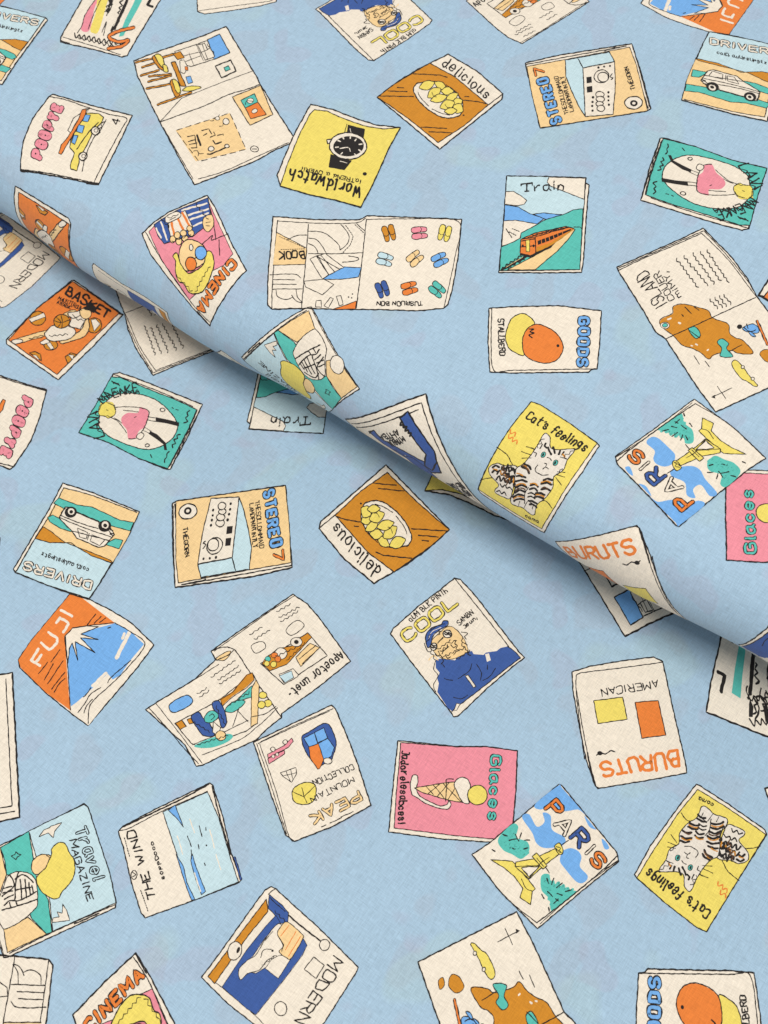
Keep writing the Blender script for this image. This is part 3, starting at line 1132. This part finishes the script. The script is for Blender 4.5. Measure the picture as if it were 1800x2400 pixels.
B y 6 275 510 308 488 332 540 310 562
S k 5 285 510 315 520 300 540 320 550
L k 6 320 500 366 470
L k 5 20 640 180 632 105 722
L k 6 215 640 242 682
L k 4 60 650 100 690
L k 4 180 620 240 580
S k 5 60 720 90 780 130 800
L k 5 200 600 165 640
L k 5 160 585 205 640
W k 4 5 285 525 320 545
# cover_title
O o 16 7 210 260 272 328 90 P
O c 13 7 268 366 338 444 92 A
O n 17 7 374 446 440 520 94 R
O c 9 7 468 540 494 570 78 I
O o 16 7 500 592 560 660 80 S
@tabby cat|l 2 3|0|printed magazine with a striped tabby cat sitting on a yellow cover
A c 8 1195 105 1215 112 1400 232 1640 400 1650 432 1450 750 1260 1062 1200 1035 1000 880 810 715 795 690 900 500 1080 250
A y 6 1205 138 1400 260 1600 398 1645 432 1450 750 1260 1060 1200 1035 1000 880 810 712 900 560 1080 290
S k 6 1360 595 1400 670 1472 730
S k 6 1095 290 1130 335 1155 345
S k 6 1500 520 1560 520 1612 505
# printed_cat
B g 6 1395 372 1450 380 1508 412 1500 440 1470 470 1530 550 1525 600 1470 620 1420 600 1330 582 1350 480
B g 6 1100 400 1150 350 1200 320 1230 250 1270 260 1310 300 1350 310 1395 332 1390 372 1350 430 1340 560 1280 602 1232 660 1195 720 1155 800 1118 765 1110 690 1050 672 955 668 1000 590 1020 530 1080 490 1085 430
W k 12 18 1350 470 1480 520
W k 12 18 1345 510 1470 560
W b 9 14 1350 490 1450 560
W k 12 18 1345 560 1430 590
W k 9 12 1370 440 1460 470
W k 9 10 1420 400 1490 430
S k 14 1465 560 1490 575 1510 560
S k 14 1455 590 1480 605 1505 595
S b 8 1470 575 1500 585
L k 5 1240 290 1225 322 1262 352
L k 5 1300 300 1268 345
L k 5 1340 315 1325 350
S k 14 1205 300 1225 320 1255 325
S k 14 1200 325 1230 345 1260 350
S k 14 1150 355 1180 370 1215 372
S k 14 1140 380 1175 395 1205 395
S b 8 1145 368 1178 384 1210 384
S k 14 1105 405 1135 420 1165 418
S k 15 1095 440 1125 458 1165 452
S b 8 1100 455 1130 470 1165 462
S k 14 1090 470 1120 482 1150 475
S k 14 1290 360 1330 365 1372 350
S k 14 1285 385 1330 395 1375 378
S b 8 1290 374 1330 382 1370 366
S k 14 1275 410 1315 425 1355 408
S k 15 1265 440 1300 458 1345 445
S b 8 1270 455 1302 470 1340 460
S k 14 1262 475 1300 492 1340 485
S k 14 1270 505 1305 520 1335 520
S b 8 1290 520 1310 535 1332 538
S k 14 1245 530 1262 560 1300 580
S k 14 1235 555 1250 580 1285 598
S b 8 1250 555 1270 578 1290 585
S k 13 1190 410 1215 430 1245 425
S k 13 1185 435 1210 455 1240 450
S b 8 1190 446 1212 464 1240 460
S k 6 1290 330 1280 400 1250 440
S k 6 1370 372 1342 470
L k 14 1080 648 1095 694
L k 14 1056 638 1046 668
L k 13 1104 640 1128 694
L k 11 1034 632 1022 655
L b 10 1014 618 1030 636
S k 13 1135 690 1150 705 1145 725
L k 8 1180 690 1165 720
E t 5 1074 582 15 20 20
E k 0 1076 582 7 13 20
E t 5 1155 645 15 19 20
E k 0 1157 645 7 12 20
S k 6 1118 508 1160 510 1200 535 1205 555 1190 580
S k 6 1118 545 1138 560 1155 548
S k 6 1138 560 1130 580 1145 585
S k 5 1030 430 1068 485
S k 5 1010 480 1062 502
S k 5 1008 512 1060 520
S k 5 1215 690 1272 712
S k 5 1235 650 1302 682
S k 5 1235 632 1298 637
W k 6 9 1200 640 1235 705
W k 6 8 1030 540 1060 500
W k 12 18 1365 500 1440 590
W d 10 16 1400 470 1430 590
W k 11 14 1340 545 1400 600
S d 9 1120 415 1140 428 1160 425
S d 9 1275 425 1310 440 1350 425
S d 9 1245 540 1265 568 1295 590
S k 9 1210 360 1240 380 1262 375
S k 9 1205 385 1235 402 1258 398
S k 8 1000 600 1020 610
W k 5 10 960 660 1040 610
W k 5 10 1160 760 1200 700
S k 6 1100 600 1110 615 1130 625
# cover_title
T k 12 1292 928 885 642 66 Cat's feelings
# cover_writing
T k 7 1312 232 1210 182 24 coma
# printed_mark
W o 8 14 1330 745 1400 800
W o 8 14 1345 800 1390 835
@sun bather|l 0 3|0|printed magazine with a blonde figure in stripes against a teal sea
A c 8 545 230 570 252 650 500 710 680 752 872 745 905 400 1062 50 1224 20 1227 -60 960 -140 700 -187 567 0 500 200 405
A l 6 185 408 300 350 545 235 570 255 650 500 710 680 750 872 400 1030 340 1055 320 850 240 600
A t 6 0 515 185 408 210 560 240 740 310 850 335 1060 300 1075 200 970 100 700 40 690 30 600
A f 6 -175 585 0 515 40 690 0 800 -90 800
A f 6 20 1035 100 1010 180 965 300 1075 45 1195
S k 7 745 885 600 945 340 1062 60 1200
L k 9 480 1010 640 940
S k 5 -182 580 -100 800 25 1215
A c 5 250 445 280 402 320 385 330 375 400 352 352 410 345 450 310 420
A c 5 335 1000 342 970 382 965 368 930 402 940 405 880 430 920 450 987
A t 6 70 570 95 560 100 540 115 555 136 560 110 575 102 592
# printed_figure
E c 6 -75 760 52 70 20
B f 6 210 600 265 560 330 572 300 640 240 690 205 662
B c 6 10 800 50 700 120 670 200 690 235 750 242 860 230 905 150 980 60 1032 10 1030 -30 900
B y 6 335 520 380 482 420 490 450 550 480 600 480 690 440 760 400 800 380 840 330 842 260 790 235 710 290 650 310 610 332 560
S k 6 300 565 325 580 330 570
S k 9 60 690 90 760 10 830
S k 9 20 780 75 765
S k 9 15 810 80 795
S k 9 25 850 85 820
S k 9 25 890 60 860 130 855 235 800
S k 9 120 672 100 740 95 860
S k 9 95 720 150 690 215 740
S k 9 130 720 140 850
S k 9 160 720 170 840
S k 9 185 740 195 820
S k 9 205 760 215 805
S k 9 100 790 200 770
S k 9 60 870 70 905
S k 9 100 860 110 890
S k 9 10 920 120 890 240 850
# cover_title
O l 8 7 484 392 612 738 74 Travel
# cover_writing
T k 8 445 462 568 872 44 MAGAZINE
@the sea|l 0 3|0|printed magazine with a pale sea view across most of a cream cover
A c 8 1360 98 1378 112 1440 300 1500 560 1565 725 1550 742 1250 860 940 970 915 942 850 740 800 520 765 410 795 378 1000 270
A l 6 1055 285 1345 155 1420 330 1490 570 1545 738 1260 857 1200 740 1140 540
S k 6 770 405 840 388 1050 280 1345 152
S k 10 800 380 1050 262 1200 190 1355 105
S k 9 1375 120 1425 320 1495 560
D n 7 1520 580 1562 722
# printed_waves
A s 5 1090 275 1135 240 1190 385 1150 330
A s 5 1140 555 1165 600 1190 640 1210 740 1262 850 1240 857 1200 750
A s 5 1235 600 1245 555 1270 640 1332 800 1305 822 1265 710
L c 8 1260 680 1300 800
L c 7 1150 440 1185 560
L c 7 1230 330 1260 420
L c 7 1360 400 1390 520
L c 7 1400 560 1430 660
L k 6 1290 375 1310 445
L k 6 1335 385 1335 405
L k 6 1215 440 1240 510
L k 6 1240 530 1240 590
L k 6 1285 495 1290 525
E k 0 1338 502 6
L k 6 1325 615 1330 632
# cover_title
X k 6 10 805 450 840 578
X k 6 10 910 790 960 930
T k 10 1010 848 876 392 54 THE WIND
# cover_writing
T k 7 1068 722 988 468 22 soppDooo
E c 6 868 692 20 30
S k 6 856 675 880 690 858 705
@sofa|l 1 3|0|printed magazine with a navy sofa, a lamp and mustard bars
A c 8 100 770 130 785 260 905 400 1030 540 1170 662 1292 658 1312 450 1640 250 1880 208 1900 0 1670 -180 1530 -354 1357 -250 1220 -100 1010 0 870 60 790
S k 6 80 820 100 800 122 785
S k 5 -310 1352 -200 1440 0 1610 205 1830
A b 6 68 850 78 930 -50 1085 -268 1397 -312 1352 -130 1110
E c 6 -138 1185 44 62 20
E k 0 -115 1180 10 22 20
# printed_sofa
A n 5 85 820 170 890 212 940 205 1000 150 1012 120 950 80 910
A n 4 130 955 160 1010 60 1100 -20 1220 -100 1310 0 1332 60 1295 145 1365 240 1210 285 1110 305 1105 332 1150 300 1215 200 1350 0 1600 -60 1560 -220 1420 -60 1180 60 1030
B c 5 115 1035 160 1012 200 1100 170 1200 130 1240 80 1240 20 1310 -50 1330 -100 1372 -112 1310 -60 1250 0 1210 60 1110
S k 5 30 1230 50 1180 100 1175
S k 5 100 1230 130 1215 140 1240
E k 0 107 1185 8
A c 4 60 1300 100 1242 150 1215 240 1215 145 1365
B f 5 205 1000 300 1080 302 1110 230 1232 200 1232 150 1190 180 1150 140 1080 160 1030
L o 5 215 1020 160 1090
L o 5 260 1060 190 1180
L o 5 290 1092 210 1222
W k 5 8 120 930 190 990
S k 5 90 840 130 880 190 930
W k 4 6 40 1280 120 1220
S k 5 150 1100 175 1150 165 1190
S k 4 60 1120 90 1080 110 1060
# printed_lamp
L k 10 210 955 300 1032 415 1120
E c 6 445 1148 34 36
A c 6 375 1225 442 1280 390 1365 312 1305
E c 6 160 1560 40 46
# cover_title
T k 9 512 1208 238 1640 78 MODERN
@island map|u 2 1|1|open printed magazine spread with a mustard island map and handwritten notes
A c 8 1240 -184 1300 -120 1420 0 1530 150 1580 250 1660 360 1905 745 1659 857 1320 1012 1200 850 995 535 930 490 850 350 690 95 680 70 850 -5 1100 -115
S k 6 690 92 850 15 1060 -75 1230 -150
S k 6 685 80 1000 -60 1240 -165
S k 5 1230 -150 1400 20 1540 205 1585 262
S k 5 1245 -165 1390 -10 1540 175
L k 5 1330 845 1385 925
L k 5 1425 856 1300 914
A k 0 1290 916 1312 900 1318 925
L k 5 1180 645 1215 702
L k 5 1250 680 1280 718
# printed_map
B b 5 955 430 975 400 1040 370 1045 325 1110 310 1200 330 1275 355 1300 400 1400 440 1410 500 1450 530 1500 550 1562 630 1460 630 1420 612 1310 640 1275 668 1220 625 1170 600 1100 575 1050 520 985 470
B c 4 962 440 1000 428 1022 450 1000 470 970 462
E t 4 992 448 18 13
S k 6 995 537 1250 420 1400 350 1580 267
B t 5 1145 470 1190 460 1222 510 1195 535 1160 505
L k 5 1150 482 1218 532
B t 5 1330 560 1360 535 1405 570 1390 600 1432 652 1350 650 1360 600
L k 5 1405 622 1490 575
L c 12 1080 430 1092 436
L c 10 1190 570 1202 577
L c 10 1265 612 1272 605
L c 12 1010 410 1030 402
L c 9 1160 580 1170 584
L k 6 1120 330 1162 372
L k 6 1180 328 1212 352
L k 6 1100 378 1112 390
B b 4 1605 632 1650 605 1700 640 1690 690 1640 680
B b 4 1725 640 1750 620 1765 660 1740 675
# printed_car
B y 5 1425 690 1450 675 1490 710 1540 780 1592 840 1570 845 1520 812 1480 790 1430 720
E c 5 1495 720 11
E c 5 1560 796 11
# printed_skier
B s 5 1495 465 1560 440 1600 470 1590 500 1520 490
B s 5 1530 485 1560 500 1580 522 1555 520
E k 0 1475 458 18 15
S k 6 1500 462 1540 490 1580 480
S k 6 1520 440 1530 470
D o 9 1588 420 1655 575
# page_writing
T k 7 1008 308 870 82 84 ISLAND
T k 6 1058 278 948 92 44 COUER
T k 6 1102 262 1002 92 38 miMY,
W k 6 8 1065 15 1205 205
W k 6 8 1110 0 1272 190
W k 6 8 1170 -20 1312 182
W k 6 8 1220 -30 1352 160
W k 6 7 1260 -40 1405 172
W k 6 7 1280 280 1335 340
W k 6 7 1310 270 1367 332
W k 6 7 1340 260 1392 325
W k 6 7 1370 250 1422 312
@popcorn|u 0 1|0|printed magazine with a blonde moviegoer upside down holding popcorn on pink seats
A c 8 915 -159 1100 -280 1345 -389 1400 -300 1500 -80 1597 97 1430 240 1258 372 1180 280 1050 100 950 -50
A p 4 962 -165 1100 -262 1342 -370 1420 -200 1510 -10 1450 60 1360 90 1280 180 1210 200 1160 220 1100 110 1030 0
S k 6 940 -165 1030 0 1170 235 1270 352
L k 8 1195 285 1262 370
# printed_moviegoer
S k 6 1310 -70 1380 -130 1372 -98 1480 -140
L k 6 1425 0 1420 -100
S k 6 1345 -360 1380 -240 1400 -100
A n 5 1000 -200 1150 -290 1350 -372 1365 -270 1350 -200 1250 -120 1060 -90 1020 -140
L c 12 1180 -290 1342 -335
L c 12 1200 -252 1352 -300
L c 12 1212 -222 1352 -272
L c 11 1045 -215 1082 -110
L c 11 1012 -180 1042 -125
L c 11 1252 -185 1332 -225
A c 5 1088 -200 1200 -290 1252 -180 1110 -110
L o 15 1112 -215 1132 -132
L o 15 1150 -248 1190 -158
L o 15 1182 -275 1232 -185
E f 5 1120 -110 20
E f 5 1160 -95 20
E f 5 1150 -132 20
E f 5 1200 -112 20
E f 5 1240 -142 20
E f 5 1230 -172 18
E f 5 1190 -142 20
B c 5 1075 -245 1150 -282 1172 -250 1090 -208
B f 5 1320 -240 1372 -262 1387 -200 1350 -150 1320 -180
L k 4 1335 -210 1365 -215
L k 4 1335 -190 1360 -190
B f 6 1150 0 1180 -80 1240 -102 1320 -62 1335 -20 1330 30 1250 62 1170 62
B y 6 1110 60 1125 10 1110 -20 1140 -32 1160 30 1200 80 1262 72 1320 40 1335 -20 1370 -22 1387 30 1375 82 1320 160 1260 192 1180 182 1150 130 1115 112
E s 6 1302 -20 40 38
E o 6 1230 35 38
L k 6 1256 10 1275 2
E c 5 1240 -55 13 18
W k 4 9 1110 80 1200 180
W k 4 9 1230 185 1360 60
W k 4 6 1090 -240 1160 -262
L k 4 1100 -225 1140 -245
L k 4 1110 -215 1150 -232
W k 4 6 1115 -95 1240 -130
W k 5 8 1040 -240 1100 -180
W k 5 8 1270 -330 1350 -230
# cover_title
O o 15 5 1512 18 1200 276 52 CINEMA
@shoe catalogue|u 1 1|0|open printed magazine spread with nine pairs of coloured shoes and book drawings
A c 8 110 -254 400 -235 670 -235 720 -262 1000 -252 1332 -239 1310 0 1275 200 1245 308 1215 335 1050 352 800 345 500 345 100 330 72 305 80 100 95 -50
S k 6 140 -230 120 0 98 325
S k 5 140 -225 400 -212 640 -215 710 -245
S k 5 720 -238 1000 -242 1310 -225 1290 0 1218 330
S k 6 715 -240 690 0 650 338
# page_drawing
A f 0 135 -150 330 -45 320 52 110 60
L k 5 110 62 320 55
L k 5 135 -150 330 -50
X k 4 9 150 -125 320 -50
X k 4 9 160 -40 320 -45
L k 6 340 -205 325 0 295 332
T k 10 315 -32 145 -28 46 BOOK
S k 5 90 125 200 118 262 122 290 142
S k 5 110 155 250 155
S k 5 105 185 262 185
S k 5 105 215 300 215
S k 5 130 220 140 260 190 280 240 268
S k 5 260 215 270 270 302 300
S k 5 230 255 260 290 292 302
S k 5 200 -100 260 -130 330 -135
S k 5 340 -160 440 -150 530 -80 545 -40
S k 5 340 -115 400 -100 455 -20
S k 5 340 -80 380 -60 402 -20
S k 5 550 -205 600 -140 592 -80 545 -40
X k 5 9 580 -200 630 -130 610 -70 560 -20
L k 5 340 -15 520 -15 690 -22
X k 5 9 640 -205 700 -150
L k 5 652 -210 706 -162
A s 5 430 152 470 125 570 70 682 75 665 135 560 150
A c 5 350 20 390 0 470 122 430 150
A c 5 390 0 450 -15 570 75 542 85
L k 5 400 0 470 120
L k 5 420 -5 510 105
S k 5 560 40 650 30 662 12 600 -2
A c 5 310 165 440 150 505 185 430 252 320 200
A c 5 385 330 390 290 422 288 425 332
A c 5 440 322 480 270 502 276 470 336
A c 5 520 262 550 255 565 312 540 322
A o 5 490 347 560 325 650 290 645 342
E k 0 600 265 5
E k 0 625 245 5
E k 0 620 270 5
# printed_shoes
H b 5 862 -149 75
H p 5 1060 -152 -5
H y 5 1222 -149 105
H l 5 835 20 15
H f 5 1030 12 -40
H s 5 1192 20 -25
H n 5 820 215 70
H o 5 995 205 -15
H t 5 1175 215 40
# page_writing
T k 7 1082 292 780 292 26 TUSRUON BON
@cap|u 2 1|0|printed magazine with an orange and yellow cap and blue bubble letters
A c 8 -149 335 0 325 300 318 580 352 570 550 552 728 515 735 495 750 200 752 0 755 -144 748 -155 550
S k 6 -130 337 -135 550 -118 735 0 737 300 732 552 728
# printed_cap
B y 6 -40 500 0 400 80 370 147 430 100 470 70 560 75 640 0 610 -32 570
B o 6 145 440 210 450 290 500 332 580 310 650 260 685 200 690 130 670 80 630 68 550 90 480
E k 0 298 578 10
S k 8 110 470 142 470 115 488 146 495 110 510 132 526
# cover_title
O s 17 6 440 382 426 718 60 GOODS
# cover_writing
T k 8 -90 400 -82 645 36 STALLBERD
@basketball player|l 0 1|0|printed magazine with a basketball player and balls on an orange cover
A c 8 465 160 482 158 640 270 797 380 600 590 378 805 200 680 45 572 40 545 240 340
A o 6 470 165 640 275 772 370 600 540 370 770 200 650 55 545 240 340
L k 12 772 372 797 382
# printed_basketballs
E b 6 245 405 52 45
A c 4 185 410 285 368 295 395 205 430
E b 6 610 450 50 48
A c 4 590 415 620 408 650 440 610 490
E b 6 330 580 44 32
A c 4 295 560 325 560 352 600 330 608
A b 6 190 630 230 620 265 640 268 680
A c 4 205 640 235 645 262 678 240 670
A b 6 422 655 460 630 500 640 440 700
A c 4 450 640 480 645 470 675 440 640
# printed_player
B f 5 300 485 290 520 200 545 140 565 90 570 80 550 200 510
B c 5 75 550 130 540 150 555 100 572
B c 5 260 562 300 540 322 560 280 575
B f 5 400 388 450 355 492 353 452 395
B c 6 440 370 500 360 530 350 572 400 550 470 500 470 450 450 460 410
B f 6 560 400 580 450 550 520 440 560 400 570 390 550 480 510 532 470
B c 6 300 490 350 450 460 460 490 500 440 542 330 552 290 512
E b 6 400 425 52 45
S k 5 350 420 400 432 450 415
S k 5 395 385 405 430 400 470
S k 5 362 395 395 430 375 460
B f 5 520 350 550 340 590 360 582 400 545 407 520 382
W k 5 7 455 400 560 420
W k 5 7 320 520 440 510
S k 5 470 380 490 400 520 385
S k 5 520 470 545 430
W k 5 5 190 540 280 515
B k 0 538 335 560 325 592 310 622 335 610 370 580 355 552 350
# cover_title
T k 13 418 242 695 412 58 BASKET
# cover_writing
T k 5 372 282 532 355 24 MAUSTTRGUL
T k 5 364 306 458 346 20 AYEAGIC
@surfboards|u 0 0|0|printed magazine with pink, yellow, black and teal surfboards standing in a row
A c 8 395 240 530 0 650 -220 670 -240 1100 -120 1035 5 880 260 825 360 790 370 600 320 393 275
S k 5 408 242 600 298 780 355
L k 10 395 265 450 286
# printed_boards
B p 0 525 190 560 80 620 0 700 -100 640 0 610 60 580 195
B y 0 585 190 620 80 640 -50 720 -80 690 30 640 200 605 215
S k 5 500 215 530 170 550 100 600 20 680 -80
S k 5 572 190 600 110 632 40 680 -60
L k 12 698 80 728 -30
S k 6 690 100 722 40 735 -60
W k 9 14 700 70 722 -10
W k 9 12 790 0 760 150
L k 10 745 190 800 60
L k 18 722 200 785 90 842 -40
L c 4 735 170 800 30
S k 8 740 192 790 60 860 -60
A t 0 770 238 810 130 860 30 900 -60 940 -40 890 60 840 150 800 232
S k 5 660 210 690 140 670 230
W k 6 16 690 80 730 -40
T k 17 1012 -30 962 -46 66 7
W k 8 14 850 -120 800 -40
W k 8 14 800 -110 745 -30
W k 7 12 760 -130 700 -60
A k 0 880 -130 862 -80 850 -60 842 -90 860 -130
A k 0 800 -150 790 -90 772 -70 770 -110
A k 0 735 -160 740 -100 722 -70 712 -120
W k 7 16 880 -150 700 -140
W k 7 14 860 -60 720 -40
S k 7 850 -60 860 -30 845 -10
S k 7 780 -70 790 -40 775 -15
S k 8 850 -140 815 -95 830 -50
S k 8 790 -150 770 -100 780 -60
S k 7 720 -150 715 -110 735 -85
# cover_title
W k 8 16 480 228 785 290
W k 6 12 500 245 740 300
Q o 15 868 178 760 205 705 242 770 272 832 260 790 300 700 316
@navy trousers|r 1 1 580 1055 1100 895|1|printed magazine with a navy trousered figure and black scribbled writing on cream
A c 8 0 0 1000 0 1000 1330 0 1330
L k 6 40 62 945 62 945 1300
L k 6 60 112 900 112
L k 5 60 112 60 1280
# printed_figure
A n 9 230 170 330 165 335 270 460 380 650 560 770 640 850 600 800 730 640 730 420 530 270 330
A n 9 700 120 800 95 890 500 845 610 690 700 640 640 775 510
L k 9 215 190 275 170
L k 7 380 420 420 460 560 600
L c 9 470 500 600 620
A n 5 440 500 560 520 640 660 620 820 500 860 420 660
W k 9 26 690 160 740 300
# cover_title
T k 8 620 215 330 225 60 AHTBA
T k 8 640 290 400 300 60 MYABUN
T k 11 960 860 690 880 70 RE:DAIS
T k 11 960 960 720 980 70 MS SAK
'''

motifs = []
for line in DRAWINGS.strip().splitlines():
    if line[0] == '@':
        m = Motif(line[1:]); motifs.append(m)
        fr = m.frame.split()
        if fr[0] == 'r':
            ab = np.array([float(x) for x in fr[3:7]]).reshape(2, 2) / 2.765 + np.array([float(fr[1]), float(fr[2])]) * 600
            m.anchor = sheet_from_upper(ab)
            m.scale = 1.83
    elif line.strip():
        m.op(line)

LIMIT = (-190, 1990, -190, 2590)                     # a margin beyond the photographed frame, in photo pixels
def silhouette_y(x): return 0.592 * 1800 / 1659 * 0 + 0.5925 * (x - 108.5) + 569.6

for m in motifs:
    m.to_pattern()
    allq = np.vstack([q for _, ops in m.parts for _, _, q, tr in ops])
    hull = np.vstack([q for _, _, q, tr in m.parts[0][1][:1]])
    for sheet in ('lower', 'upper'):
        for i in range(-4, 5):
            for j in range(-4, 5):
                sh = i * V1 + j * VW
                if sheet == 'lower':
                    mp = lambda q, sh=sh: q + sh
                    place = lambda q, off, mp=mp: on_lower(mp(q), off)
                else:
                    mp = lambda q, sh=sh: CA - q + sh
                    place = lambda q, off, mp=mp: on_upper(mp(q), off)
                hq = mp(hull)
                if np.abs(hq).max() > 1.9: continue
                px = project(place(hull, np.zeros(len(hull))))
                inside = (px[:, 0] > LIMIT[0]) & (px[:, 0] < LIMIT[1]) & (px[:, 1] > LIMIT[2]) & (px[:, 1] < LIMIT[3])
                nn = hq @ FN
                if sheet == 'upper':
                    inside &= nn > FLAT - ROLL * 2.3
                    lmax = 0.0011 if nn.min() < FLAT + 0.01 else 0.0045
                else:
                    inside &= px[:, 1] > silhouette_y(px[:, 0]) - 25
                    lmax = 0.0045
                if not inside.any(): continue
                if m.name == 'basketball player' and px[:, 1].min() > 2340: continue
                parent = lower_fabric if sheet == 'lower' else upper_fabric
                root = None
                for nm, ops in m.parts:
                    if nm == '':
                        root = build('printed_magazine_spread' if 'spread' in m.label else 'printed_magazine', ops, place, None, lmax, parent, m.rank)
                        root['label'] = m.label + (', flat layer' if sheet == 'lower' else ', folded layer')
                    else:
                        build(nm, ops, place, None, lmax, root, m.rank)
